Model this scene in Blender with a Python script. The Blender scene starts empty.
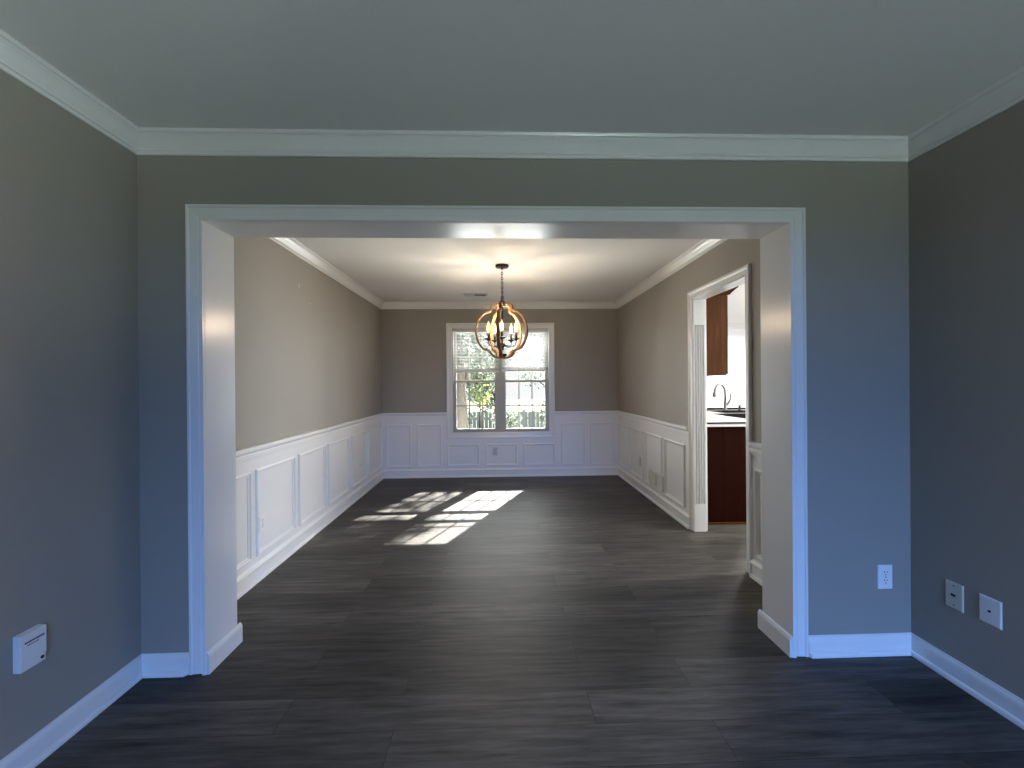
import bpy, bmesh, math, random
from mathutils import Vector, Matrix
random.seed(7)
scn = bpy.context.scene
COL = scn.collection

# ------------------------------------------------------------------ camera
CAM = Vector((1.6253, -1.9633, 1.3048)); FPX = 422.5
yaw, pit, rol = 0.0320, -0.0016, -0.0079
fw = Vector((math.sin(yaw)*math.cos(pit), math.cos(yaw)*math.cos(pit), math.sin(pit)))
r_ = Vector((math.cos(yaw), -math.sin(yaw), 0)); u_ = r_.cross(fw)
Rb = r_*math.cos(rol) + u_*math.sin(rol); Ub = u_*math.cos(rol) - r_*math.sin(rol)
cd = bpy.data.cameras.new('camera'); cam = bpy.data.objects.new('camera', cd); COL.objects.link(cam)
M = Matrix((Rb, Ub, -fw)).transposed().to_4x4(); M.translation = CAM; cam.matrix_world = M
cd.sensor_width = 36; cd.sensor_fit = 'HORIZONTAL'; cd.lens = FPX/1024*36; cd.clip_start = .05; cd.clip_end = 300
scn.camera = cam
# ------------------------------------------------------------------ colour management
vs = scn.view_settings
vs.view_transform = 'Standard'; vs.look = 'None'; vs.gamma = 1; vs.exposure = 0.0; vs.use_curve_mapping = False
scn.cycles.max_bounces = 10; scn.cycles.diffuse_bounces = 6; scn.cycles.glossy_bounces = 5
scn.cycles.transparent_max_bounces = 24; scn.cycles.sample_clamp_indirect = 6
scn.cycles.caustics_reflective = False; scn.cycles.caustics_refractive = False
# ------------------------------------------------------------------ sky, sun, daylight
SUND = Vector((.545, 1.28, 1.0)); SUNV = SUND.normalized()
w = bpy.data.worlds.new('sky'); scn.world = w; w.use_nodes = True
nt = w.node_tree; nt.nodes.clear()
wo = nt.nodes.new('ShaderNodeOutputWorld'); bg = nt.nodes.new('ShaderNodeBackground')
tc = nt.nodes.new('ShaderNodeTexCoord'); dot = nt.nodes.new('ShaderNodeVectorMath'); dot.operation = 'DOT_PRODUCT'
dot.inputs[1].default_value = SUNV
rmp = nt.nodes.new('ShaderNodeValToRGB')
rmp.color_ramp.elements[0].position = .0; rmp.color_ramp.elements[0].color = (.30, .48, .85, 1)
rmp.color_ramp.elements[1].position = .75; rmp.color_ramp.elements[1].color = (1, 1, 1, 1)
nt.links.new(tc.outputs['Generated'], dot.inputs[0]); nt.links.new(dot.outputs['Value'], rmp.inputs[0])
nt.links.new(rmp.outputs[0], bg.inputs[0]); nt.links.new(bg.outputs[0], wo.inputs[0])
bg.inputs[1].default_value = 1.05

def sun_lamp(strength):
    l = bpy.data.lights.new('sun', 'SUN'); l.energy = strength; l.angle = math.radians(.55); l.color = (1, .97, .92)
    o = bpy.data.objects.new('sun', l); COL.objects.link(o)
    o.rotation_euler = SUNV.to_track_quat('Z', 'Y').to_euler(); return o
sun_lamp(88)
def area(name, loc, aim, sx, sy, watts, color, spread=180):
    l = bpy.data.lights.new(name, 'AREA'); l.shape = 'RECTANGLE'; l.size = sx; l.size_y = sy
    l.energy = watts; l.color = color; l.spread = math.radians(spread)
    o = bpy.data.objects.new(name, l); COL.objects.link(o); o.location = loc
    o.rotation_euler = (-Vector(aim)).to_track_quat('Z', 'Y').to_euler(); return o
# daylight in the window openings (behind the camera, in the dining room, in the kitchen), plus added fills
area('daylight_rear_sky', (2.0, -9.0, 3.1), (0, 1, -.12), 14, 2.4, 7400, (.19, .39, 1.0))
area('daylight_rear_lawn', (2.0, -8.4, -.3), (0, 0, 1), 10, 7.2, 4500, (.80, .98, 1.0))
area('added_side_fill', (6.6, -3.6, -.3), (0, 0, 1), 5.4, 7.5, 7600, (.84, .98, 1.0))  # added lamp outside the side window, lifts the near ceiling
area('daylight_dining_window', (1.665, 4.10, 1.34), (0, -1, -.12), 1.30, 1.36, 48, (.95, .98, 1.0), 170)
area('daylight_dining_lawn', (1.6, 7.0, -.85), (0, 0, 1), 5.0, 5.4, 1600, (.97, 1.0, .93))
area('daylight_kitchen_window', (8.3, 1.5, 1.5), (-1, 0, 0), 1.5, 1.5, 170, (.97, .99, 1.0), 170)
area('kitchen_floor_fill', (4.9, 1.2, 2.40), (0, 0, -1), .5, .5, 66, (1.0, .98, .95), 170)  # added lamp without a fixture, brightens the kitchen floor
area('kitchen_wall_fill', (6.0, 4.4, 2.40), (0, 0, -1), 1.2, 1.2, 280, (1.0, .98, .95), 170)  # added lamp without a fixture, whitens the kitchen far wall

# ------------------------------------------------------------------ materials
def lin(c):
    return tuple(((v/255)/12.92 if v/255 <= .04045 else ((v/255+.055)/1.055)**2.4) for v in c)
def mat(name, color, rough=.5, metal=0, bump=0, bscale=60, noise=0, nscale=4, spec=.5, stretch=None, emit=None, coat=0):
    m = bpy.data.materials.new(name); m.use_nodes = True; t = m.node_tree; b = t.nodes['Principled BSDF']
    b.inputs['Base Color'].default_value = (*color, 1); b.inputs['Roughness'].default_value = rough
    b.inputs['Metallic'].default_value = metal; b.inputs['Specular IOR Level'].default_value = spec
    b.inputs['Coat Weight'].default_value = coat; b.inputs['Coat Roughness'].default_value = .08
    c = t.nodes.new('ShaderNodeTexCoord'); src = c.outputs['Object']
    if stretch:
        mp = t.nodes.new('ShaderNodeMapping'); mp.inputs['Scale'].default_value = stretch
        t.links.new(src, mp.inputs[0]); src = mp.outputs[0]
    if noise:
        n = t.nodes.new('ShaderNodeTexNoise'); n.inputs['Scale'].default_value = nscale; n.inputs['Detail'].default_value = 5
        t.links.new(src, n.inputs['Vector'])
        mx = t.nodes.new('ShaderNodeMix'); mx.data_type = 'RGBA'
        mx.inputs['A'].default_value = (*[v*(1-noise) for v in color], 1)
        mx.inputs['B'].default_value = (*[min(1, v*(1+noise)) for v in color], 1)
        t.links.new(n.outputs['Fac'], mx.inputs['Factor']); t.links.new(mx.outputs['Result'], b.inputs['Base Color'])
    if bump:
        n2 = t.nodes.new('ShaderNodeTexNoise'); n2.inputs['Scale'].default_value = bscale; n2.inputs['Detail'].default_value = 3
        t.links.new(src, n2.inputs['Vector'])
        bp = t.nodes.new('ShaderNodeBump'); bp.inputs['Strength'].default_value = bump; bp.inputs['Distance'].default_value = .002
        t.links.new(n2.outputs['Fac'], bp.inputs['Height']); t.links.new(bp.outputs[0], b.inputs['Normal'])
    if emit:
        b.inputs['Emission Color'].default_value = (*emit[0], 1); b.inputs['Emission Strength'].default_value = emit[1]
    return m
PAINT = mat('greige_wall_paint', (.318, .296, .260), .55, bump=.12, bscale=220, noise=.02, nscale=1.5, spec=.35)
CEIL = mat('ceiling_paint', (.85, .84, .82), .8, bump=.15, bscale=160, spec=.2)
TRIM = mat('white_trim_paint', (.80, .80, .79), .25, bump=.10, bscale=14, spec=.5)
WAIN = mat('white_wainscot_paint', (.80, .80, .79), .33, bump=.05, bscale=20)
KWALL = mat('kitchen_white_paint', (.86, .86, .86), .6)
VINYL = mat('shaded_white_vinyl', (.43, .42, .365), .4)  # white vinyl, its backlit shade put into the base colour
BLIND = mat('blind_slat_white', (.80, .80, .80), .5)
PLAST = mat('white_plastic', (.82, .82, .80), .3)
IVORY = mat('ivory_plastic', (.62, .60, .50), .35)
DARKH = mat('dark_slot', (.015, .015, .015), .6)
INK = mat('dark_ink', (.05, .05, .08), .6)
BRONZE = mat('dark_bronze_metal', (.025, .020, .017), .42, metal=.6)
WOODF = mat('weathered_tan_wood', (.19, .098, .034), .65, noise=.35, nscale=9, stretch=(3, 3, 12), bump=.3, bscale=25)
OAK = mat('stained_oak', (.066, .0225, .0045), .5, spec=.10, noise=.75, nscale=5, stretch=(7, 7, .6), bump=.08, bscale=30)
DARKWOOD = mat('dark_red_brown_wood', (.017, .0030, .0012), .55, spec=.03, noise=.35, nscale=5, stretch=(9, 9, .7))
STONE = mat('pale_polished_counter', (.78, .77, .75), .14, noise=.06, nscale=20)
STEEL = mat('brushed_steel', (.17, .17, .17), .32, metal=1)
BLACK = mat('black_composite', (.008, .008, .008), .6, spec=.08)
GRILLE = mat('painted_metal_grille', (.60, .60, .58), .45)
GRILLD = mat('duct_dark', (.10, .10, .09), .7)
FILA = mat('glowing_filament', (1, .8, .5), .4, emit=((1, .70, .32), 60))
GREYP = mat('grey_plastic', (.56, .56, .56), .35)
LAWN = mat('lawn', (.050, .062, .032), .9, noise=.5, nscale=2.5, spec=.1)
FENCEW = mat('weathered_fence_wood', (.36, .36, .35), .85, noise=.3, nscale=5, spec=.1)
BARK = mat('tree_bark', (.075, .065, .055), .9, noise=.4, nscale=6, stretch=(4, 4, .8), bump=.6, bscale=12, spec=.1)
def leafmat(name, c, trans):
    m = mat(name, c, .6, noise=.4, nscale=1.5, spec=.25); t = m.node_tree; b = t.nodes['Principled BSDF']
    tr = t.nodes.new('ShaderNodeBsdfTranslucent'); tr.inputs[0].default_value = (*trans, 1)
    mx = t.nodes.new('ShaderNodeMixShader'); mx.inputs[0].default_value = .4
    t.links.new(b.outputs[0], mx.inputs[1]); t.links.new(tr.outputs[0], mx.inputs[2])
    t.links.new(mx.outputs[0], t.nodes['Material Output'].inputs[0]); return m
LEAF = leafmat('leaf_dark_green', (.055, .068, .052), (.075, .095, .070))
LEAFY = leafmat('leaf_yellow_green', (.26, .32, .08), (.50, .55, .14))
LEAFG = leafmat('leaf_grey_green', (.12, .14, .12), (.16, .19, .15))
BLINDT = leafmat('blind_translucent', (.80, .80, .80), (.55, .55, .55))
def glassmat():
    m = bpy.data.materials.new('window_glass'); m.use_nodes = True; t = m.node_tree; t.nodes.clear()
    o = t.nodes.new('ShaderNodeOutputMaterial'); tr = t.nodes.new('ShaderNodeBsdfTransparent'); gl = t.nodes.new('ShaderNodeBsdfGlossy')
    tr.inputs[0].default_value = (.97, .98, .97, 1); gl.inputs['Roughness'].default_value = .02
    fr = t.nodes.new('ShaderNodeFresnel'); fr.inputs[0].default_value = 1.45; mx = t.nodes.new('ShaderNodeMixShader')
    t.links.new(fr.outputs[0], mx.inputs[0]); t.links.new(tr.outputs[0], mx.inputs[1]); t.links.new(gl.outputs[0], mx.inputs[2])
    t.links.new(mx.outputs[0], o.inputs[0]); return m
GLASS = glassmat()
def bulbmat():
    m = GLASS.copy(); m.name = 'amber_lit_bulb_glass'; t = m.node_tree
    em = t.nodes.new('ShaderNodeEmission'); em.inputs[0].default_value = (1, .55, .14, 1); em.inputs[1].default_value = 1.1
    ad = t.nodes.new('ShaderNodeAddShader'); mx = t.nodes['Mix Shader']
    t.links.new(mx.outputs[0], ad.inputs[0]); t.links.new(em.outputs[0], ad.inputs[1])
    t.links.new(ad.outputs[0], t.nodes['Material Output'].inputs[0]); return m
BULBG = bulbmat()
def floormat():
    m = bpy.data.materials.new('grey_vinyl_planks'); m.use_nodes = True; t = m.node_tree; b = t.nodes['Principled BSDF']
    L = t.links.new; N = t.nodes.new
    c = N('ShaderNodeTexCoord')
    br = N('ShaderNodeTexBrick'); br.offset = .37; br.offset_frequency = 2
    br.inputs['Scale'].default_value = 1; br.inputs['Brick Width'].default_value = 1.22; br.inputs['Row Height'].default_value = .18
    br.inputs['Mortar Size'].default_value = .0012; br.inputs['Mortar Smooth'].default_value = .2; br.inputs['Bias'].default_value = 0
    br.inputs['Color1'].default_value = (0, 0, 0, 1); br.inputs['Color2'].default_value = (1, 1, 1, 1); br.inputs['Mortar'].default_value = (.5, .5, .5, 1)
    L(c.outputs['Object'], br.inputs['Vector'])
    # grain stretched along the planks, shifted per plank
    add = N('ShaderNodeVectorMath'); add.operation = 'MULTIPLY_ADD'; add.inputs[1].default_value = (37, 0, 5); 
    L(br.outputs['Color'], add.inputs[0]); L(c.outputs['Object'], add.inputs[2])
    mp = N('ShaderNodeMapping'); mp.inputs['Scale'].default_value = (1.7, 20, 1); L(add.outputs[0], mp.inputs[0])
    n1 = N('ShaderNodeTexNoise'); n1.inputs['Scale'].default_value = 1.6; n1.inputs['Detail'].default_value = 8; n1.inputs['Roughness'].default_value = .68
    L(mp.outputs[0], n1.inputs['Vector'])
    mp2 = N('ShaderNodeMapping'); mp2.inputs['Scale'].default_value = (3, 90, 1); L(add.outputs[0], mp2.inputs[0])
    n2 = N('ShaderNodeTexNoise'); n2.inputs['Scale'].default_value = 1.2; n2.inputs['Detail'].default_value = 4
    L(mp2.outputs[0], n2.inputs['Vector'])
    r1 = N('ShaderNodeValToRGB'); e = r1.color_ramp.elements
    e[0].position = .30; e[0].color = (.020, .0187, .018, 1); e[1].position = .70; e[1].color = (.145, .131, .117, 1)
    L(n1.outputs['Fac'], r1.inputs[0])
    hv = N('ShaderNodeMix'); hv.data_type = 'RGBA'; hv.blend_type = 'MULTIPLY'; hv.inputs['Factor'].default_value = .35
    L(r1.outputs[0], hv.inputs['A']); L(n2.outputs['Fac'], hv.inputs['B'])
    pv = N('ShaderNodeMapRange'); pv.inputs['To Min'].default_value = .58; pv.inputs['To Max'].default_value = 1.12
    L(br.outputs['Color'], pv.inputs['Value'])
    mu = N('ShaderNodeVectorMath'); mu.operation = 'SCALE'; L(hv.outputs['Result'], mu.inputs[0]); L(pv.outputs[0], mu.inputs['Scale'])
    dm = N('ShaderNodeMix'); dm.data_type = 'RGBA'; dm.inputs['B'].default_value = (.012, .011, .010, 1)
    L(br.outputs['Fac'], dm.inputs['Factor']); L(mu.outputs[0], dm.inputs['A']); L(dm.outputs['Result'], b.inputs['Base Color'])
    b.inputs['Roughness'].default_value = .52; b.inputs['Specular IOR Level'].default_value = .25
    bp = N('ShaderNodeBump'); bp.inputs['Strength'].default_value = .15; bp.inputs['Distance'].default_value = .002
    L(n2.outputs['Fac'], bp.inputs['Height']); L(bp.outputs[0], b.inputs['Normal'])
    return m
FLOOR = floormat()

# ------------------------------------------------------------------ mesh helpers
class MB:
    def __init__(s): s.v = []; s.f = []; s.sm = []
    def add(s, vs, fs, smooth=False):
        k = len(s.v); s.v += [tuple(v) for v in vs]
        for f in fs: s.f.append([i+k for i in f]); s.sm.append(smooth)
        return s
    def box(s, a, b):
        x0, y0, z0 = a; x1, y1, z1 = b
        return s.add([(x0,y0,z0),(x1,y0,z0),(x1,y1,z0),(x0,y1,z0),(x0,y0,z1),(x1,y0,z1),(x1,y1,z1),(x0,y1,z1)],
                     [(3,2,1,0),(4,5,6,7),(0,1,5,4),(1,2,6,5),(2,3,7,6),(3,0,4,7)])
    def sweep(s, rings, closed_ring=True, caps=True, closed_path=False, smooth=False):
        n = len(rings[0]); vs = [p for r in rings for p in r]; fs = []
        m = len(rings)
        for i in range(m if closed_path else m-1):
            j = (i+1) % m
            for k in range(n if closed_ring else n-1):
                l = (k+1) % n; fs.append((i*n+k, i*n+l, j*n+l, j*n+k))
        if caps and not closed_path and closed_ring:
            fs.append(tuple(range(n))[::-1]); fs.append(tuple((m-1)*n+k for k in range(n)))
        return s.add(vs, fs, smooth)
    def tube(s, pts, rad, n=8, closed=False, smooth=True):
        pts = [Vector(p) for p in pts]; rs = rad if isinstance(rad, (list, tuple)) else [rad]*len(pts)
        rings = []; up = None
        for i, p in enumerate(pts):
            if closed: d = pts[(i+1) % len(pts)]-pts[i-1]
            else: d = pts[min(i+1, len(pts)-1)]-pts[max(i-1, 0)]
            d.normalize()
            if up is None: up = d.orthogonal().normalized()
            else:
                up = up-d*up.dot(d)
                up = up.normalized() if up.length > 1e-6 else d.orthogonal().normalized()
            q = d.cross(up)
            rings.append([p+(up*math.cos(2*math.pi*k/n)+q*math.sin(2*math.pi*k/n))*rs[i] for k in range(n)])
        return s.sweep(rings, closed_path=closed, smooth=smooth)
    def lathe(s, prof, c=(0,0,0), n=20, smooth=True):   # prof [(r,z)]
        rings = [[(c[0]+r*math.cos(2*math.pi*k/n), c[1]+r*math.sin(2*math.pi*k/n), c[2]+z) for k in range(n)] for r, z in prof]
        return s.sweep(rings, smooth=smooth)
    def cyl(s, a, b, r, n=16): return s.tube([a, b], r, n, smooth=False)
    def build(s, name, m, parent=None, label=None, bevel=0):
        me = bpy.data.meshes.new(name); me.from_pydata(s.v, [], s.f); me.update()
        bm = bmesh.new(); bm.from_mesh(me); bmesh.ops.recalc_face_normals(bm, faces=bm.faces); bm.to_mesh(me); bm.free()
        me.polygons.foreach_set('use_smooth', s.sm); me.materials.append(m)
        o = bpy.data.objects.new(name, me); COL.objects.link(o)
        if parent: o.parent = parent
        if label: o['label'] = label
        if bevel:
            b = o.modifiers.new('bevel', 'BEVEL'); b.width = bevel; b.segments = 2; b.limit_method = 'ANGLE'
        return o
def thing(name, loc, label, cat, group=None, rz=0):
    o = bpy.data.objects.new(name, None); COL.objects.link(o); o.location = loc; o.rotation_euler = (0, 0, rz)
    o.empty_display_size = .05; o['label'] = label; o['category'] = cat
    if group: o['group'] = group
    return o
def tag(o, label, cat, group=None):
    o['label'] = label; o['category'] = cat
    if group: o['group'] = group
    return o
def struct(o, label=None):
    o['kind'] = 'structure'
    if label: o['label'] = label
    return o
def moulding(mb, A, B, nrm, prof, m0=0, m1=0):
    # straight run from A to B along a wall; prof [(out, z)]; m = +1 shortens the run with the projection (inside mitre)
    A, B, nrm = Vector(A), Vector(B), Vector(nrm); d = (B-A).normalized()
    ra = [A+nrm*o+Vector((0,0,z))+d*(o*m0) for o, z in prof]; rb = [B+nrm*o+Vector((0,0,z))-d*(o*m1) for o, z in prof]
    return mb.sweep([ra, rb], closed_ring=True)
def frame(mb, O, U, V, N, u0, v0, u1, v1, prof, open_bottom=False):
    # mitred frame on the plane O,U,V; prof [(inset from the outer edge, projection)]
    O, U, V, N = Vector(O), Vector(U), Vector(V), Vector(N)
    P = lambda u, v, d: O+U*u+V*v+N*d
    if open_bottom:
        rings = [[P(u0+i, v0, d) for i, d in prof], [P(u0+i, v1-i, d) for i, d in prof],
                 [P(u1-i, v1-i, d) for i, d in prof], [P(u1-i, v0, d) for i, d in prof]]
        return mb.sweep(rings)
    rings = [[P(u0+i, v0+i, d) for i, d in prof], [P(u0+i, v1-i, d) for i, d in prof],
             [P(u1-i, v1-i, d) for i, d in prof], [P(u1-i, v0+i, d) for i, d in prof]]
    return mb.sweep(rings, closed_path=True)
X, Y, Z = (1,0,0), (0,1,0), (0,0,1)
nX, nY = (-1,0,0), (0,-1,0)

# ------------------------------------------------------------------ room shell
H = 2.44; W = 3.595; T0, T1 = 0.0, .212          # near room width, partition wall
DB = 3.32; L = 3.9615; RB = -4.5                  # dining right wall, far wall, rear wall
KX = 8.4; KY0 = -.3; KY1 = 6.3
OX0, OX1, OZ = .28, 3.02, 2.07                   # rough opening in the partition
DY0, DY1, DZ = .868, 1.66, 2.035                  # kitchen doorway
WX0, WX1, WZ0, WZ1 = .985, 2.347, .604, 2.075     # window opening
struct(MB().box((-.12, RB-.12, -.12), (KX+.12, L+.14, 0)).box((3.43, L+.14, -.12), (KX+.12, KY1+.12, 0)).build('floor', FLOOR), 'dark grey wood-look plank floor')
struct(MB().box((-.12, RB-.12, H), (W+.12, .106, H+.1)).build('ceiling_front', CEIL), 'white ceiling of the near room')
struct(MB().box((-.12, .106, H), (DB+.06, L+.14, H+.1)).build('ceiling_dining', CEIL), 'white ceiling of the dining room')
struct(MB().box((DB+.06, .106, H), (KX+.12, L+.14, H+.1)).box((3.43, L+.14, H), (KX+.12, KY1+.12, H+.1)).build('ceiling_kitchen', CEIL), 'white kitchen ceiling')
struct(MB().box((-.12, RB-.12, 0), (0, L+.14, H)).build('wall_left', PAINT), 'long greige left wall')
SY0, SY1 = -4.1, -2.6
struct(MB().box((W, RB-.12, 0), (W+.12, SY0, H)).box((W, SY1, 0), (W+.12, T0, H)).box((W, SY0, 0), (W+.12, SY1, .6)).box((W, SY0, 2.05), (W+.12, SY1, H)).build('wall_right', PAINT), 'dark greige right wall of the near room')
m = MB().box((0, T0, 0), (OX0, T1, H)).box((OX1, T0, 0), (W+.12, T1, H)).box((OX0, T0, OZ), (OX1, T1, H))
struct(m.build('wall_middle', PAINT), 'greige partition wall around the wide cased opening')
RW0, RW1, RZ0, RZ1 = 2.15, 3.5, .6, 2.05
m = MB().box((0, RB-.12, 0), (RW0, RB, H)).box((RW1, RB-.12, 0), (W, RB, H)).box((RW0, RB-.12, 0), (RW1, RB, RZ0)).box((RW0, RB-.12, RZ1), (RW1, RB, H))
struct(m.build('wall_rear', PAINT))
m = MB().box((0, L, 0), (WX0, L+.14, H)).box((WX1, L, 0), (DB+.11, L+.14, H)).box((WX0, L, 0), (WX1, L+.14, WZ0)).box((WX0, L, WZ1), (WX1, L+.14, H))
struct(m.build('wall_far', PAINT), 'greige far wall of the dining room')
m = MB().box((DB, T1, 0), (3.43, DY0-.018, H)).box((DB, DY1+.018, 0), (3.43, L, H)).box((DB, DY0-.018, DZ+.010), (3.43, DY1+.018, H))
struct(m.build('wall_dining_right', PAINT), 'greige dining room wall with the kitchen doorway')
m = MB().box((3.43, KY1, 0), (KX+.12, KY1+.12, H)).box((3.43, L+.14, 0), (3.55, KY1, H)).box((W+.12, KY0-.12+.52, 0), (KX, KY0+.52, H))
m.box((KX, KY0+.4, 0), (KX+.12, KY1, .75)).box((KX, KY0+.4, 2.3), (KX+.12, KY1, H)).box((KX, KY0+.4, .75), (KX+.12, .7, 2.3)).box((KX, 2.3, .75), (KX+.12, KY1, 2.3))
struct(m.build('wall_kitchen', KWALL), 'bright white kitchen walls')

CROWN = [(0,-.092),(.010,-.092),(.012,-.083),(.008,-.081),(.008,-.077),(.015,-.075),(.017,-.066),(.012,-.063),(.020,-.052),(.030,-.036),(.040,-.024),(.046,-.019),(.046,-.015),(.054,-.013),(.057,-.006),(.057,0),(0,0)]
BASE = [(0,0),(.026,0),(.026,.010),(.022,.019),(.014,.021),(.014,.070),(.012,.080),(.007,.088),(.005,.095),(0,.095)]
DBASE = [(0,0),(.028,0),(.028,.012),(.024,.021),(.013,.023),(.013,.086),(.022,.088),(.024,.098),(.020,.106),(.010,.113),(.006,.121),(0,.121)]
RAIL = [(0,.818),(.012,.818),(.013,.834),(.013,.837),(.020,.838),(.020,.858),(.017,.861),(.022,.870),(.026,.880),(.026,.884),(.038,.886),(.038,.901),(.033,.906),(0,.906)]
c = lambda z: (0,0,z)
def run(name, pieces, mt, label=None):
    m = MB()
    for p in pieces: moulding(m, *p)
    return struct(m.build(name, mt), label)
def at(z, prof): return [(o, zz+z) for o, zz in prof]
CR = at(H, CROWN)
run('trim_1', [((0,T0,0),(W,T0,0),nY,CR,1,1)], TRIM, 'white crown moulding over the wide opening')
run('trim_2', [((0,RB,0),(0,T0,0),X,CR,1,1)], TRIM, 'white crown moulding along the near left wall')
run('trim_3', [((W,RB,0),(W,T0,0),nX,CR,1,1)], TRIM, 'white crown moulding along the near right wall')
run('trim_4', [((0,T1,0),(0,L,0),X,CR,1,1)], TRIM, 'white crown moulding along the dining left wall')
run('trim_5', [((0,L,0),(DB,L,0),nY,CR,1,1)], TRIM, 'white crown moulding over the window')
run('trim_6', [((DB,T1,0),(DB,L,0),nX,CR,1,1)], TRIM, 'white crown moulding above the kitchen doorway')
run('baseboard_left', [((0,RB,0),(0,T0,0),X,BASE,1,1)], TRIM)
run('baseboard_right', [((W,RB,0),(W,T0,0),nX,BASE,1,1)], TRIM)
run('baseboard_middle', [((0,T0,0),(.224,T0,0),nY,BASE,1,.9),((3.078,T0,0),(W,T0,0),nY,BASE,.5,1)], TRIM)
run('baseboard_dining_left', [((0,T1,0),(0,L,0),X,DBASE,0,1)], WAIN)
run('baseboard_far', [((0,L,0),(DB,L,0),nY,DBASE,1,1)], WAIN)
run('baseboard_dining_right', [((DB,DY1+.066,0),(DB,L,0),nX,DBASE,0,1),((DB,T1,0),(DB,DY0-.06,0),nX,DBASE,0,0)], WAIN)
run('trim_7', [((0,T1,0),(0,L,0),X,RAIL,0,1)], WAIN, 'white chair rail on the dining left wall')
run('trim_8', [((0,L,0),(.90,L,0),nY,RAIL,1,0),((2.41,L,0),(DB,L,0),nY,RAIL,0,1)], WAIN, 'white chair rail either side of the window')
run('trim_9', [((DB,DY1+.064,0),(DB,L,0),nX,RAIL,0,1),((DB,T1,0),(DB,DY0-.058,0),nX,RAIL,0,0)], WAIN, 'white chair rail on the dining right wall')
wl = bpy.data.objects['wall_left']; SPK = mat('pale_spackle', (.43, .41, .37), .7)
for yy, zz, rr in ((1.55, 2.115, .020), (1.749, 2.005, .014)):
    k = MB().lathe([(.001,0),(rr,0),(rr*.8,.0008),(.001,.0009)], n=14).build('spackle_patch', SPK, wl, label='pale filled patch on the wall')
    k.location = (0, yy, zz); k.rotation_euler = (0, math.pi/2, 0)
# wainscot skins with picture-frame panels
PAN = [(0,0),(.001,.010),(.004,.015),(.010,.017),(.014,.015),(.016,.008),(.024,.006),(.031,.004),(.031,0)]
def wains(name, boxes, panels, O, U, N, label):
    m = MB()
    for a, b in boxes: m.box(a, b)
    root = struct(m.build(name, WAIN), label)
    for u0, v0, u1, v1 in panels:
        q = MB(); frame(q, O, U, Z, N, u0, v0, u1, v1, PAN); q.build('panel_moulding', WAIN, root)
wains('trim_10', [((0,T1,0),(.003,L,.83))], [(.285,.165,.836,.745),(.897,.165,1.432,.745),(1.497,.165,2.025,.745),(2.085,.165,2.647,.745),(2.714,.165,3.258,.745),(3.322,.165,3.905,.745)],
      (.003,0,0), Y, X, 'white panelled wainscot on the dining left wall')
wains('trim_11', [((0,L-.003,0),(.96,L,.83)),((.96,L-.003,0),(2.37,L,.58)),((2.37,L-.003,0),(DB,L,.83))],
      [(.064,.152,.410,.742),(.490,.152,.832,.742),(.904,.156,1.352,.460),(1.437,.156,1.889,.460),(1.974,.156,2.417,.460),(2.501,.156,2.842,.745),(2.915,.156,3.250,.745)],
      (0,L-.003,0), X, nY, 'white panelled wainscot under the window')
wains('trim_12', [((DB-.003,T1,0),(DB,DY0-.03,.83)),((DB-.003,DY1+.03,0),(DB,L,.83))],
      [(3.44,.160,3.925,.735),(2.905,.160,3.390,.735),(2.355,.160,2.845,.735),(1.825,.160,2.285,.735),(.265,.150,.762,.732)],
      (DB-.003,0,0), Y, nX, 'white panelled wainscot beside the kitchen doorway')
# cased opening in the partition
root = struct(MB().box((OX0,-.018,0),(.296,T1+.002,2.052)).box((3.004,-.018,0),(OX1,T1+.002,2.052)).box((OX0,-.018,2.052),(OX1,T1+.002,OZ)).build('door_1', TRIM), 'wide white cased opening to the dining room')
CAS = [(0,0),(0,.020),(.004,.024),(.012,.024),(.016,.019),(.050,.016),(.056,.012),(.070,.011),(.072,0)]
q = MB(); frame(q, (0,0,0), X, Z, nY, .225, 0.006, 3.076, 2.121, CAS, True); q.build('casing', TRIM, root)
q = MB(); frame(q, (0,T1,0), X, Z, Y, .208, 0.006, 3.092, 2.137, CAS, True); q.build('casing', TRIM, root)
JB = [(0,0),(.014,0),(.014,.078),(.010,.090),(.005,.097),(0,.097)]
q = MB(); moulding(q, (.296,-.014,0),(.296,T1+.022,0), X, JB); q.build('jamb_baseboard', TRIM, root)
q = MB(); moulding(q, (3.004,-.014,0),(3.004,T1+.022,0), nX, JB); q.build('jamb_baseboard', TRIM, root)
# kitchen doorway: lining with fluted jambs, mitred casing
def fluted(y, s):
    m = MB(); x0, x1 = 3.322, 3.428; prof = [(x0, y), (x0, y-s*.016)]
    for cx in (3.341, 3.363, 3.386, 3.408):
        prof.append((cx-.0088, y-s*.016))
        for k in range(1, 6):
            a = math.pi*k/6; prof.append((cx-.0088*math.cos(a), y-s*(.016-.0145*math.sin(a))))
        prof.append((cx+.0088, y-s*.016))
    prof += [(x1, y-s*.016), (x1, y)]
    m.sweep([[(px, py, z) for px, py in prof] for z in (.237, 1.80)])
    a, b = sorted((y, y-s*.016))
    m.box((x0, a, 0), (x1, b, .237)).box((x0, a, 1.80), (x1, b, DZ))
    return m
q = MB().box((DB-.002, DY0-.016, DZ-.012), (3.432, DY1+.016, DZ+.008))
root = struct(q.build('door_2', TRIM), 'white cased doorway to the kitchen')
fluted(DY1+.016, 1).build('fluted_jamb', TRIM, root); fluted(DY0-.016, -1).build('fluted_jamb', TRIM, root)
CAS2 = [(0,0),(0,.019),(.006,.021),(.018,.019),(.030,.013),(.046,.011),(.058,.010),(.060,0)]
q = MB(); frame(q, (DB,0,0), Y, Z, nX, DY0-.058, 0.005, DY1+.062, DZ+.058, CAS2, True); q.build('casing', TRIM, root)
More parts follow.
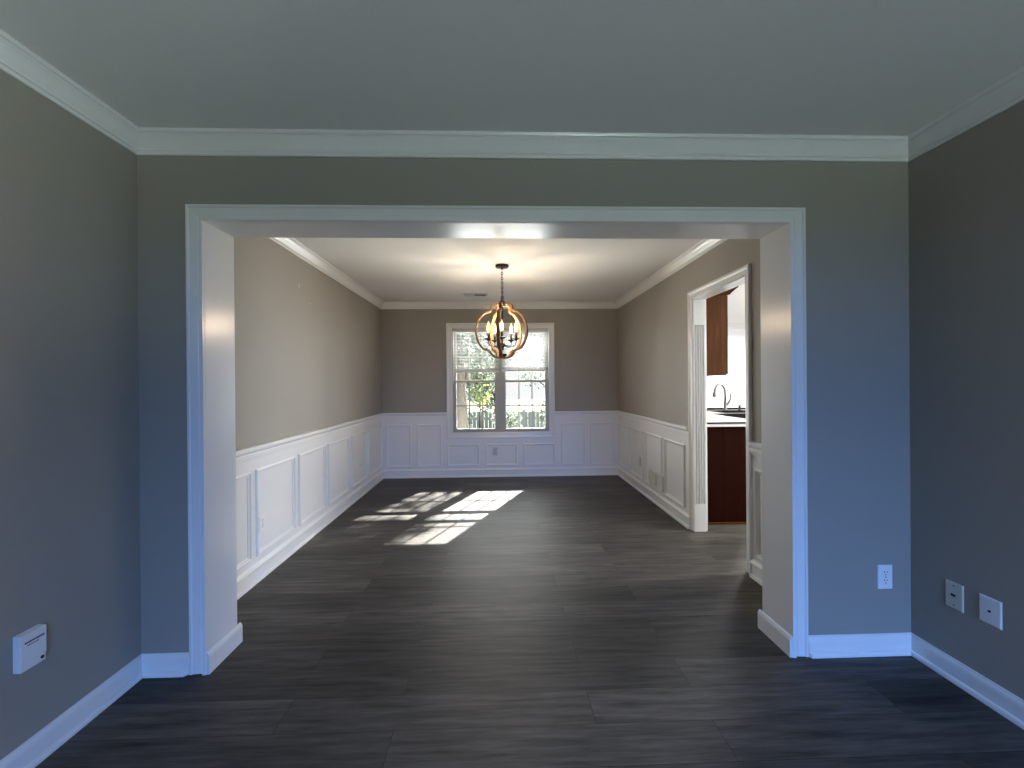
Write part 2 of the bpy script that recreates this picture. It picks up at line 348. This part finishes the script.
q = MB(); frame(q, (3.43,0,0), Y, Z, X, DY0-.058, 0.005, DY1+.062, DZ+.058, CAS2, True); q.build('casing', TRIM, root)

# ------------------------------------------------------------------ dining window
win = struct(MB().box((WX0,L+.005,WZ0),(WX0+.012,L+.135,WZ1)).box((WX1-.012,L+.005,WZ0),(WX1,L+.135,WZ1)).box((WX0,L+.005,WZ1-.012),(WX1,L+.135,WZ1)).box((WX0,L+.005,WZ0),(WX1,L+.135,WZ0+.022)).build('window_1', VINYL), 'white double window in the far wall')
q = MB(); frame(q, (0,L,0), X, Z, nY, .902, .540, 2.413, 2.150, [(0,0),(0,.020),(.006,.024),(.020,.022),(.034,.016),(.070,.013),(.078,.010),(.083,0)]); q.build('casing', TRIM, win)
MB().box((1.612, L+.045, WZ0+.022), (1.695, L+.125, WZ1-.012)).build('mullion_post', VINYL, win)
def sash(x0, x1, z0, z1, y, gx0, gx1, gz0, gz1, nrow, ncol):
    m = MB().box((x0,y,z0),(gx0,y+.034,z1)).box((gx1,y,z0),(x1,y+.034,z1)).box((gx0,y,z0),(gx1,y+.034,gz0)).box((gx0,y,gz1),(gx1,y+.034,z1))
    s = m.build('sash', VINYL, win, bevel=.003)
    mm = MB()
    for i in range(1, ncol):
        cx = gx0+(gx1-gx0)*i/ncol; mm.box((cx-.008, y+.012, gz0), (cx+.008, y+.024, gz1))
    for i in range(1, nrow):
        cz = gz0+(gz1-gz0)*i/nrow; mm.box((gx0, y+.0125, cz-.008), (gx1, y+.0235, cz+.008))
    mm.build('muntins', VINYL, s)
    MB().box((gx0-.004, y+.0165, gz0-.004), (gx1+.004, y+.0195, gz1+.004)).build('glass_pane', GLASS, s)
for x0, x1, g0, g1 in ((WX0+.012, 1.612, 1.034, 1.576), (1.695, WX1-.012, 1.728, 2.284)):
    sash(x0, x1, WZ0+.022, 1.352, L+.045, g0, g1, .668, 1.318, 2, 3)
    sash(x0, x1, 1.318, WZ1-.012, L+.084, g0, g1, 1.356, 2.015, 2, 3)
def blind(x0, x1, zb, tilt, label):
    t = thing('window_blind', ((x0+x1)/2, L+.024, WZ1-.014), label, 'blind')
    px, py, pz = t.location; h = (x1-x0)/2
    MB().box((-h, -.018, -.036), (h, .014, 0)).build('headrail', BLIND, t, bevel=.003)
    m = MB(); z = -.045; zz = zb-pz+.062; n = 0
    ca, sa = math.cos(tilt), math.sin(tilt)
    while z > zz:
        pr = [(-.0115, -.0010), (-.004, .0012), (.004, .0012), (.0115, -.0010), (.0115, -.0016), (.004, .0006), (-.004, .0006), (-.0115, -.0016)]
        m.sweep([[(xx, -.002+a*ca-b*sa, z+a*sa+b*ca) for a, b in pr] for xx in (-h+.004, h-.004)]); z -= .0205
    m.build('slats', BLINDT, t)
    MB().box((-h+.002, -.014, zb-pz-.004), (h-.002, .011, zb-pz+.018)).build('bottom_rail', BLIND, t, bevel=.003)
    m = MB()
    for i in range(9): m.box((-h+.004, -.0135, zb-pz+.0195+i*.0038), (h-.004, .0105, zb-pz+.0215+i*.0038))
    m.build('stacked_slats', BLINDT, t)
    for cx in (-h*.7, h*.7):
        MB().tube([(cx, -.0145, -.03), (cx, -.0145, zb-pz+.018)], .0009, 5).build('ladder_cord', BLIND, t)
    MB().tube([(-h+.05, -.021, -.03), (-h+.052, -.022, -.5)], .003, 6).build('tilt_wand', PLAST, t)
blind(WX0+.016, 1.640, 1.462, math.radians(14), 'white slatted blind on the left half of the window, trees showing through')
blind(1.668, WX1-.016, 1.478, math.radians(39), 'white slatted blind on the right half of the window, glowing white')

# ------------------------------------------------------------------ rear window (behind the camera)
q = MB().box((RW0,RB-.09,RZ0),(RW0+.05,RB-.03,RZ1)).box((RW1-.05,RB-.09,RZ0),(RW1,RB-.03,RZ1)).box((RW0+.05,RB-.09,RZ0),(RW1-.05,RB-.03,RZ0+.05)).box((RW0+.05,RB-.09,RZ1-.05),(RW1-.05,RB-.03,RZ1)).box((2.795,RB-.09,RZ0+.05),(2.855,RB-.03,RZ1-.05))
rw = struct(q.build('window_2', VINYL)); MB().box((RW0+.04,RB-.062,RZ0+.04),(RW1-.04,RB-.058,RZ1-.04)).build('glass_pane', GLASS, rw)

q = MB().box((W+.04,SY0,.6),(W+.10,SY0+.05,2.05)).box((W+.04,SY1-.05,.6),(W+.10,SY1,2.05)).box((W+.04,SY0+.05,.6),(W+.10,SY1-.05,.65)).box((W+.04,SY0+.05,2.0),(W+.10,SY1-.05,2.05)).box((W+.04,SY0+.05,1.30),(W+.10,SY1-.05,1.35))  # unseen side window, added to let light onto the near ceiling
sw = struct(q.build('added_side_window', VINYL)); MB().box((W+.068,SY0+.04,.64),(W+.072,SY1-.04,2.01)).build('glass_pane', GLASS, sw)

# ------------------------------------------------------------------ wall plates
def place(o, loc, n):          # local -Y is the face direction
    o.location = loc; o.rotation_euler = (0, 0, {'-y': 0, '+x': math.pi/2, '-x': -math.pi/2}[n])
def plate_mb(w_=.0355, h_=.0572, d=.0055):
    return MB().sweep([[(-w_, 0, -h_), (w_, 0, -h_), (w_, 0, h_), (-w_, 0, h_)],
                       [(-w_, -d*.45, -h_), (w_, -d*.45, -h_), (w_, -d*.45, h_), (-w_, -d*.45, h_)],
                       [(-w_+.004, -d, -h_+.004), (w_-.004, -d, -h_+.004), (w_-.004, -d, h_-.004), (-w_+.004, -d, h_-.004)]])
def outlet(loc, n, label, pm=PLAST):
    t = thing('wall_outlet', loc, label, 'outlet', 'duplex wall outlets'); place(t, loc, n)
    plate_mb().build('plate', pm, t)
    for s in (-1, 1):
        cz = s*.0195; pts = []
        for k in range(20):
            a = 2*math.pi*k/20; pts.append((.0172*math.cos(a), max(-.0135, min(.0135, .0172*math.sin(a)))))
        f = MB().sweep([[(px, -.0050, cz+pz) for px, pz in pts], [(px, -.0068, cz+pz) for px, pz in pts]]).build('receptacle', pm, t)
        MB().box((-.0078,-.0072,cz+.001),(-.0052,-.0066,cz+.010)).box((.0052,-.0072,cz+.002),(.0078,-.0066,cz+.0095)).cyl((0,-.0066,cz-.007),(0,-.0072,cz-.007),.0028,10).build('slots', DARKH, f)
    MB().cyl((0,-.0054,0),(0,-.0066,0),.0032,10).build('screw', STEEL, t)
    return t
outlet((3.4655, 0, .365), '-y', 'white duplex outlet low on the wall right of the wide opening')
outlet((1.572, L-.003, .356), '-y', 'grey-looking outlet inside the middle wainscot panel below the window', GREYP)
outlet((.003, .972, .362), '+x', 'white outlet in the wainscot panel nearest the opening on the left')
outlet((.003, 3.065, .365), '+x', 'white outlet in a wainscot panel near the far end of the left wall')
outlet((DB-.003, 3.045, .356), '-x', 'grey outlet in the right wall wainscot beyond the air grille', GREYP)
t = thing('phone_jack_plate', (W, -.196, .370), 'ivory jack plate on the right wall, the one nearer the corner', 'wall plate'); place(t, t.location, '-x')
plate_mb().build('plate', IVORY, t)
MB().box((-.011,-.0075,-.004),(.007,-.005,.006)).build('jack_opening', DARKH, t)
for z in (-.042, .042): MB().cyl((0,-.005,z),(0,-.0066,z),.0035,10).build('screw', STEEL, t)
t = thing('cable_jack_plate', (W, -.330, .374), 'white cable plate with a central hole on the right wall, nearer the camera', 'wall plate'); place(t, t.location, '-x')
plate_mb(.0385, .0545).build('plate', PLAST, t)
MB().lathe([(.0048,0),(.0048,.004),(.0028,.004),(.0028,.001)], n=12).build('coax_hole', DARKH, t)
k = [o for o in t.children if o.name.startswith('coax_hole')][0]; k.rotation_euler = (math.pi/2, 0, 0); k.location = (0, -.0052, 0)
for z in (-.030, .030): MB().cyl((0,-.005,z),(0,-.0062,z),.003,10).build('screw', PLAST, t)
# small white box with printing on the near left wall
t = thing('wall_mounted_box', (0, -.465, .410), 'small white printed plastic box on the near left wall above the baseboard', 'wall box'); place(t, t.location, '+x')
MB().box((-.040,-.026,-.062),(.040,0,.062)).build('case', PLAST, t, bevel=.0025)
MB().box((-.039,-.029,-.032),(.039,-.025,.061)).build('cover', PLAST, t, bevel=.001)
m = MB(); random.seed(3)
x = -.030
while x < .026:
    l = random.uniform(.003, .006); m.box((x,-.0296,.029),(x+l,-.0289,.035)); x += l+.0014
x = -.022
while x < .014:
    l = random.uniform(.002, .005); m.box((x,-.0296,.020),(x+l,-.0289,.0232)); x += l+.0016
m.build('printing', INK, t)
MB().cyl((.027,-.0255,-.046),(.027,-.0280,-.046),.0055,12).build('button', DARKH, t)
# return-air grille low on the dining right wall
t = thing('air_grille', (DB-.003, 2.513, .2555), 'grey louvred air grille low on the right wall wainscot', 'vent'); place(t, t.location, '-x')
m = MB(); frame(m, (0,0,0), X, Z, nY, -.187, -.080, .187, .080, [(0,0),(0,.012),(.004,.018),(.014,.018),(.016,.004)]); m.box((-.006,-.017,-.066),(.006,-.004,.066)); m.build('grille_frame', GRILLE, t)
m = MB()
for i in range(11):
    z = -.06+i*.012
    m.sweep([[(xx,-.015,z-.004),(xx,-.005,z+.004),(xx,-.004,z+.003),(xx,-.014,z-.005)] for xx in (-.172,.172)])
m.build('louvres', GRILLE, t)
MB().box((-.175,-.003,-.068),(.175,0,.068)).build('duct_backing', GRILLD, t)
# ceiling register
t = thing('ceiling_register', (1.345, 3.42, H), 'white slotted ceiling register near the far wall', 'vent')
m = MB(); frame(m, (0,0,0), X, Y, (0,0,-1), -.150, -.065, .150, .065, [(0,0),(0,.004),(.006,.010),(.022,.010),(.024,.002)]); m.build('register_frame', GRILLE, t)
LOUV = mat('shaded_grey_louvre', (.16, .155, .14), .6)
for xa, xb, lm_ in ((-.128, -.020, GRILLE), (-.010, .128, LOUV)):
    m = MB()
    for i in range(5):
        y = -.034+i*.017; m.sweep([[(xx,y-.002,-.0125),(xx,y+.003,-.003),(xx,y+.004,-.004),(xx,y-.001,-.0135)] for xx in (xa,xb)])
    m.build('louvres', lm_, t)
MB().box((-.13,-.045,-.002),(.13,.045,0)).build('duct_backing', DARKH, t)

# ------------------------------------------------------------------ chandelier
CX, CY = 1.668, 2.10
ch = thing('chandelier', (CX, CY, H), 'orb chandelier with tan wooden ribs and five glowing candle bulbs', 'chandelier')
MB().lathe([(.003,0),(.062,0),(.064,-.006),(.062,-.020),(.056,-.026),(.012,-.028),(.009,-.040),(.003,-.042)], n=28).build('canopy', BRONZE, ch)
m = MB(); z = -.045; k = 0
while z > -.300:
    pts = []
    for i in range(14):
        a = 2*math.pi*i/14; u, v = .0095*math.cos(a), .0150*math.sin(a)
        pts.append((u if k % 2 else 0, 0 if k % 2 else u, z-.0135+v))
    m.tube(pts, .0030, 6, closed=True); z -= .0225; k += 1
m.build('chain', BRONZE, ch)
def zpx(y): return 1.3048+(383.2-y)/104.2-H
m = MB(); m.tube([(.013*math.cos(2*math.pi*i/16), 0, -.318+.013*math.sin(2*math.pi*i/16)) for i in range(16)], .003, 6, closed=True)
m.lathe([(.003,-.330),(.010,-.332),(.012,-.345),(.014,-.344),(.026,-.347),(.027,-.384),(.036,-.388),(.034,-.396),(.003,-.394)], n=18)
m.build('top_hub', BRONZE, ch)
MB().lathe([(.0075,-.385),(.0075,-.740),(.011,-.745),(.016,-.756),(.011,-.768),(.007,-.775)], n=12).build('centre_rod', BRONZE, ch)
MB().lathe([(.003,-.742),(.018,-.744),(.026,-.757),(.024,-.780),(.012,-.790),(.010,-.800),(.015,-.807),(.003,-.818)], n=16).build('arm_hub', BRONZE, ch)
MB().lathe([(.003,-.846),(.038,-.850),(.040,-.868),(.026,-.878),(.014,-.882),(.016,-.892),(.003,-.902)], n=18).build('bottom_hub', BRONZE, ch)
S = 1/12.39/104.2
prof = [(30,52),(60,47),(95,52),(125,68),(136,92),(130,122),(150,140),(185,146),(225,168),(262,202),(292,245),(315,300),(328,355),(331,400),(325,450),(308,510),(280,560),(250,598),(222,612),(185,618),(158,636),(140,668),(112,700),(70,714),(18,718)]
prof = [(r*S, zpx(300+y/12.39)) for r, y in prof]
for it in range(2):      # Chaikin smoothing
    q = [prof[0]]
    for a, b in zip(prof, prof[1:]):
        q += [(a[0]*.75+b[0]*.25, a[1]*.75+b[1]*.25), (a[0]*.25+b[0]*.75, a[1]*.25+b[1]*.75)]
    prof = q+[prof[-1]]
RIB0 = math.radians(-100)
rib = None
for i in range(5):
    if rib is None:
        m = MB(); rings = []
        for j, (r, z) in enumerate(prof):
            a, b = prof[max(j-1,0)], prof[min(j+1,len(prof)-1)]
            d = Vector((b[0]-a[0], 0, b[1]-a[1])).normalized(); n = Vector((-d.z, 0, d.x))
            p = Vector((r, 0, z)); wv = Vector((0, .0150, 0)); tv = n*.0090
            rings.append([p+wv+tv, p-wv+tv, p-wv-tv, p+wv-tv])
        m.sweep(rings); rib = m.build('rib', WOODF, ch, bevel=.002); o = rib
    else:
        o = rib.copy(); COL.objects.link(o); o.parent = ch
    o.rotation_euler = (0, 0, RIB0+i*2*math.pi/5)
ARM0 = math.radians(-93); AR = .138
src = None
for i in range(5):
    a = ARM0+i*2*math.pi/5
    if src is None:
        m = MB(); pts = [(.020,0,-.766),(.06,0,-.778),(.10,0,-.782),(.122,0,-.777),(.134,0,-.762),(AR,0,-.742),(AR,0,-.714)]
        for it in range(2):
            q = [pts[0]]
            for A, B in zip(pts, pts[1:]):
                A, B = Vector(A), Vector(B); q += [tuple(A*.75+B*.25), tuple(A*.25+B*.75)]
            pts = q+[pts[-1]]
        arm = m.tube(pts, .0048, 8).build('arm', BRONZE, ch)
        cup = MB().lathe([(.003,-.690),(.010,-.689),(.014,-.680),(.034,-.674),(.036,-.668),(.034,-.666),(.013,-.672),(.0125,-.660),(.003,-.660)], (AR,0,-.042), 18).build('drip_cup', BRONZE, arm)
        slv = MB().lathe([(.0115,-.668),(.0115,-.604),(.003,-.603)], (AR,0,-.042), 14).build('candle_sleeve', BRONZE, arm)
        blb = MB().lathe([(.008,-.605),(.010,-.598),(.0165,-.580),(.0175,-.566),(.0150,-.548),(.0095,-.528),(.0045,-.508),(.001,-.498)], (AR,0,-.042), 16).build('bulb', BULBG, arm, label='lit amber candle bulb')
        m = MB()
        for u in (-.006, -.002, .002, .006): m.tube([(AR+u*.6, u*.8, -.642), (AR+u*1.5, u*1.1, -.612), (AR+u*.8, u*.5, -.572)], .0014, 5)
        m.v = [tuple(v) for v in m.v]; fil = m.build('filament', FILA, arm)
        src = [arm, cup, slv, blb, fil]; new = src
    else:
        new = [o.copy() for o in src]
        for o in new: COL.objects.link(o)
        new[0].parent = ch
        for o in new[1:]: o.parent = new[0]
    new[0].rotation_euler = (0, 0, a)
    l = bpy.data.lights.new('bulb_light', 'POINT'); l.energy = 4.8; l.color = (1, .765, .555); l.shadow_soft_size = .004
    lo = bpy.data.objects.new('bulb_light', l); COL.objects.link(lo)
    lo.location = (CX+AR*math.cos(a), CY+AR*math.sin(a), H-.560)

# ------------------------------------------------------------------ kitchen seen through the doorway
KZ = .935
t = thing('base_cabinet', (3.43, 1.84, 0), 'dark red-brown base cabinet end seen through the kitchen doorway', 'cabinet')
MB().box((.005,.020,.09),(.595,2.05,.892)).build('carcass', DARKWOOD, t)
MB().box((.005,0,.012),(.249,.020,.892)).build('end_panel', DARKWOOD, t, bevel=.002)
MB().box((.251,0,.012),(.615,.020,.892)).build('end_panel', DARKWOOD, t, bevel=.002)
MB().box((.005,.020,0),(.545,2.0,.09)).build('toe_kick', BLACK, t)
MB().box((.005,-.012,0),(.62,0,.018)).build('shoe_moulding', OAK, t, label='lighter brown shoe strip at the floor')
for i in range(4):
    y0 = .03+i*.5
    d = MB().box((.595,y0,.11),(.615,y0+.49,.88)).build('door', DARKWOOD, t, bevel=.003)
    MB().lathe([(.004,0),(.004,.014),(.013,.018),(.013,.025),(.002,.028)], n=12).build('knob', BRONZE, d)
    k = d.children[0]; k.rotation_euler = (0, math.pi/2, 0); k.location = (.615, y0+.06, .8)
t = thing('countertop', (3.43, 1.815, KZ), 'pale polished countertop over the dark cabinet end', 'countertop')
MB().box((.003,0,-.040),(.650,2.08,0)).build('slab', STONE, t)
MB().box((.003,-.004,-.014),(.654,0,.001)).box((.650,0,-.040),(.654,1.03,.001)).build('edge_strip', BLACK, t, label='thin dark strip along the edge')
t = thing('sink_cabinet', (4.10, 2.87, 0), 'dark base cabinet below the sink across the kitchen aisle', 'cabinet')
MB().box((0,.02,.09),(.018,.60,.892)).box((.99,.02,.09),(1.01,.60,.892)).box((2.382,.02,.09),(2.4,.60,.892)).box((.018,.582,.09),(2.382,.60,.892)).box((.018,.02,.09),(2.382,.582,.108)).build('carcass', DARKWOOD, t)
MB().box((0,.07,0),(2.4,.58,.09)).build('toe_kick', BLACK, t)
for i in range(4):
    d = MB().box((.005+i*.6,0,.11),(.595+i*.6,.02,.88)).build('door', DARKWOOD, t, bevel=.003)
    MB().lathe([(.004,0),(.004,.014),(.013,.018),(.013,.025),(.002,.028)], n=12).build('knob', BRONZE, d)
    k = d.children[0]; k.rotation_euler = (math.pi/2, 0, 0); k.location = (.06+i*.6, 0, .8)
t = thing('sink_countertop', (4.085, 2.85, KZ), 'pale countertop holding the black sink and faucet', 'countertop')
m = MB().box((0,0,-.04),(.20,.66,0)).box((.98,0,-.04),(2.4,.66,0)).box((.20,0,-.04),(.98,.075,0)).box((.20,.50,-.04),(.98,.66,0)); m.build('slab', STONE, t)
MB().box((0,-.004,-.042),(2.4,0,.001)).build('front_strip', BLACK, t, label='dark strip along the front edge')
MB().box((0,.66,-.02),(2.4,.672,.028)).build('back_strip', BLACK, t, label='dark strip along the back edge')
t = thing('kitchen_sink', (4.675, 3.14, KZ+.0005), 'black drop-in sink in the pale countertop', 'sink')
m = MB(); frame(m, (0,0,0), X, Y, Z, -.405, -.23, .405, .225, [(0,.0),(.002,.004),(.030,.004),(.034,-.18),(.03,-.19),(.016,-.02),(.016,.0)]); m.build('basin_wall', BLACK, t)
MB().box((-.373,-.198,-.19),(.373,.193,-.18)).cyl((0,0,-.18),(0,0,-.176),.04,16).build('basin_floor', BLACK, t)
FX, FY = 4.565, 3.43
t = thing('kitchen_faucet', (FX, FY, KZ+.0005), 'brushed steel gooseneck faucet with pull-down spray head', 'faucet')
MB().lathe([(.003,0),(.030,0),(.030,.006),(.022,.012),(.0195,.05),(.0185,.11),(.003,.112)], n=16).build('body', STEEL, t)
pts = [(0,0,.10),(0,0,.22)]
for k in range(0, 15):
    a = math.pi*k/14*.92; pts.append((-.085+.085*math.cos(a), -.03*(1-math.cos(a)), .225+.110*math.sin(a)))
MB().tube(pts, .0150, 12).build('gooseneck', STEEL, t)
e = Vector(pts[-1]); MB().tube([e, e+Vector((-.006,-.003,-.030)), e+Vector((-.008,-.005,-.034)), e+Vector((-.012,-.007,-.075)), e+Vector((-.013,-.007,-.080))], [.0155,.017,.021,.024,.032], 14).build('spray_head', STEEL, t)
MB().tube([(.014,0,.060),(.040,-.004,.090),(.058,-.008,.125),(.064,-.012,.150),(.068,-.014,.220)], [.016,.015,.013,.010,.012], 10).build('handle', STEEL, t)
t = thing('soap_dispenser', (FX+.190, FY, KZ+.0005), 'small dark soap dispenser pump right of the faucet', 'soap dispenser')
MB().lathe([(.003,0),(.020,0),(.020,.006),(.014,.010),(.013,.045),(.018,.05),(.018,.064),(.003,.066)], n=12).build('pump', BRONZE, t)
MB().tube([(0,0,.054),(-.018,-.02,.056),(-.026,-.03,.050)], .005, 8).build('nozzle', BRONZE, t)
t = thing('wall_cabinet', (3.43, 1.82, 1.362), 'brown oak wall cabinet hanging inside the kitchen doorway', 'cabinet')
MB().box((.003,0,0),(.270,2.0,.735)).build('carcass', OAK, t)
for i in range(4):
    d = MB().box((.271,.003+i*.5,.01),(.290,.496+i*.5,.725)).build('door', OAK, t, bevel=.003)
q = MB()
CC = [(0,0),(.012,.004),(.020,.016),(.045,.045),(.060,.058),(.065,.075),(0,.075)]
moulding(q, (.003,0,.730),(.290,0,.730), nY, CC, 0, -1); moulding(q, (.290,0,.730),(.290,2.0,.730), X, CC, -1, 0)
q.build('crown', OAK, t)
MB().box((.003,.005,-.016),(.10,.03,0)).build('light_rail', DARKWOOD, t)
run('trim_13', [((3.55,KY1,0),(KX,KY1,0),nY,CR,1,1)], TRIM, 'white crown moulding on the kitchen far wall')
q = MB().box((KX+.02,.7,.75),(KX+.08,.76,2.3)).box((KX+.02,2.24,.75),(KX+.08,2.3,2.3)).box((KX+.02,.76,.75),(KX+.08,2.24,.81)).box((KX+.02,.76,2.24),(KX+.08,2.24,2.3)).box((KX+.02,1.47,.81),(KX+.08,1.53,2.24))
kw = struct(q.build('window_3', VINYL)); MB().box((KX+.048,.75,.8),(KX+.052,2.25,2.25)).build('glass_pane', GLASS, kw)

# ------------------------------------------------------------------ garden beyond the window
GZ = -1.0
struct(MB().box((-40, L+.2, GZ-.2), (3.3, 60, GZ)).box((3.3, KY1+.3, GZ-.2), (45, 60, GZ)).build('ground_garden', LAWN), 'lawn outside the window')
struct(MB().box((-30, -40, -.5), (40, RB-.2, -.35)).build('ground_front', LAWN))
def leaves(mb, n, inside, size):
    for _ in range(n):
        p = inside()
        if p is None: continue
        s = random.uniform(.6, 1.3)*size
        d = Vector((random.gauss(0,1), random.gauss(0,1), random.gauss(0,1))).normalized(); e = d.orthogonal().normalized()
        e = Matrix.Rotation(random.uniform(0, 6.28), 3, d) @ e; f = d.cross(e)
        p = Vector(p); tip = p+e*s; mid = p+e*s*.45
        mb.add([p, mid+f*s*.28+d*s*.06, tip, mid-f*s*.28+d*s*.06], [(0,1,2,3)])
def blob(c, r):
    def f():
        while True:
            q = Vector((random.uniform(-1,1), random.uniform(-1,1), random.uniform(-1,1)))
            if .25 < q.length < 1: return (c[0]+q.x*r[0], c[1]+q.y*r[1], c[2]+q.z*r[2])
    return f
def tree(name, x, y, h, rt, blobs, lm, label, leaf=.16, cat='tree', group=None):
    t = thing(name, (x, y, GZ), label, cat, group)
    m = MB(); m.tube([(0,0,-.05),(rt*.1,0,h*.3),(-rt*.3,0,h*.65),(rt*.2,0,h)], [rt*1.25,rt,rt*.8,rt*.45], 10)
    for (bx, by, bz, rx, ry, rz, n) in blobs:
        z0 = max(h*.3, min(h*.95, bz*.55)); m.tube([(0,0,z0),(bx*.5,by*.5,(z0+bz)*.5+.1),(bx,by,bz)], [rt*.45,rt*.3,rt*.12], 7)
    m.build('trunk', BARK, t)
    f = MB()
    for (bx, by, bz, rx, ry, rz, n) in blobs: leaves(f, n, blob((bx,by,bz),(rx,ry,rz)), leaf)
    f.build('foliage', lm, t); return t
random.seed(11)
tree('broadleaf_tree', .62, 9.2, 5.5, .16, [(-.3,.5,4.6,1.8,1.2,1.0,900),(.3,.2,3.1,1.1,.8,.55,420),(-1.0,.3,3.3,1.0,.8,.6,400),(.1,1.6,2.6,1.1,.8,.8,900),(-.6,2.0,1.0,.9,.6,.9,700)], LEAF, 'dark trunked tree close outside the left half of the window', .15)
tree('broadleaf_tree', 1.55, 15.0, 5.0, .10, [(0,0,4.5,1.5,1.2,1.5,1100),(-.7,0,2.9,.9,.8,.8,700),(-.3,.3,1.7,.5,.5,.6,350)], LEAF, 'slender grey-green tree behind the middle of the window', .17)
tree('broadleaf_tree', -.6, 17.5, 6.0, .22, [(0,0,4.8,2.2,1.4,1.7,1500),(.5,0,2.6,1.1,1,.9,500)], LEAF, 'dense dark tree far left in the garden', .2)
tree('broadleaf_tree', 4.3, 19.0, 5.5, .13, [(0,0,4.2,1.3,1.2,1.2,450),(-.9,0,2.6,.7,.7,.6,160)], LEAFG, 'thin pale tree at the right end of the garden', .18)
tree('garden_shrub', .95, 13.4, 1.3, .05, [(0,0,2.05,.42,.4,.62,700)], LEAFY, 'sunlit yellow-green bush behind the tree trunk', .10, 'shrub')
tree('garden_shrub', 1.9, 12.6, .8, .04, [(0,0,1.05,.55,.4,.40,420)], LEAFG, 'low grey-green bush by the fence', .11, 'shrub')
tree('garden_shrub', 3.35, 13.2, .8, .04, [(0,0,1.2,.35,.3,.6,260)], LEAF, 'dark narrow bush at the right of the fence', .11, 'shrub')
# the tree whose crown shades the left half of the window from the sun
def crown():
    ctr = Vector((1.30, 4.03, 1.36))+SUND*5.0-Vector((.2,0,0)); q = blob((0,0,0),(1.3,.7,1.0))
    def f():
        p = Vector(q())+ctr; hit = p-SUND*((p.y-4.03)/SUND.y)
        lim = 1.64+random.gauss(0,.02)+max(0, min(.28, (hit.z-1.2)*.45))
        if hit.x > lim: return None
        keep = (.10 if hit.x < 1.65 else 1) if 1.33 < hit.z < 1.52 else (.48 if hit.z < 1.33 else 1)
        if random.random() > keep: return None
        return p-Vector((3.4, 11.6, GZ))
    return f
t = thing('broadleaf_tree', (3.4, 11.6, GZ), 'tall tree whose crown shades the left half of the window', 'tree')
m = MB(); m.tube([(0,0,-.05),(.1,0,3),(.05,-.3,5.5),(.2,-.8,7.2)], [.2,.16,.12,.05], 10); m.build('trunk', BARK, t)
f = MB(); leaves(f, 3400, crown(), .12); f.build('foliage', LEAF, t)
# board fence
t = thing('garden_fence', (2.0, 14.2, GZ), 'weathered grey board fence across the end of the garden', 'fence')
m = MB(); x = -7.0; random.seed(5)
while x < 7:
    hgt = 1.22+random.uniform(-.02,.02)
    m.sweep([[(x,yy,0),(x+.135,yy,0),(x+.135,yy,hgt-.03),(x+.105,yy,hgt),(x+.03,yy,hgt),(x,yy,hgt-.03)] for yy in (0,.02)]); x += .152
m.build('boards', FENCEW, t)
MB().box((-7,.02,.25),(7,.06,.34)).box((-7,.02,.92),(7,.06,1.01)).build('rails', FENCEW, t)
p0 = MB().box((-.05,.06,-.02),(.05,.16,1.28)).build('post', FENCEW, t); p0.location = (-6.6,0,0)
for i in range(1, 6):
    o = p0.copy(); COL.objects.link(o); o.parent = t; o.location = (-6.6+2.4*i,0,0)
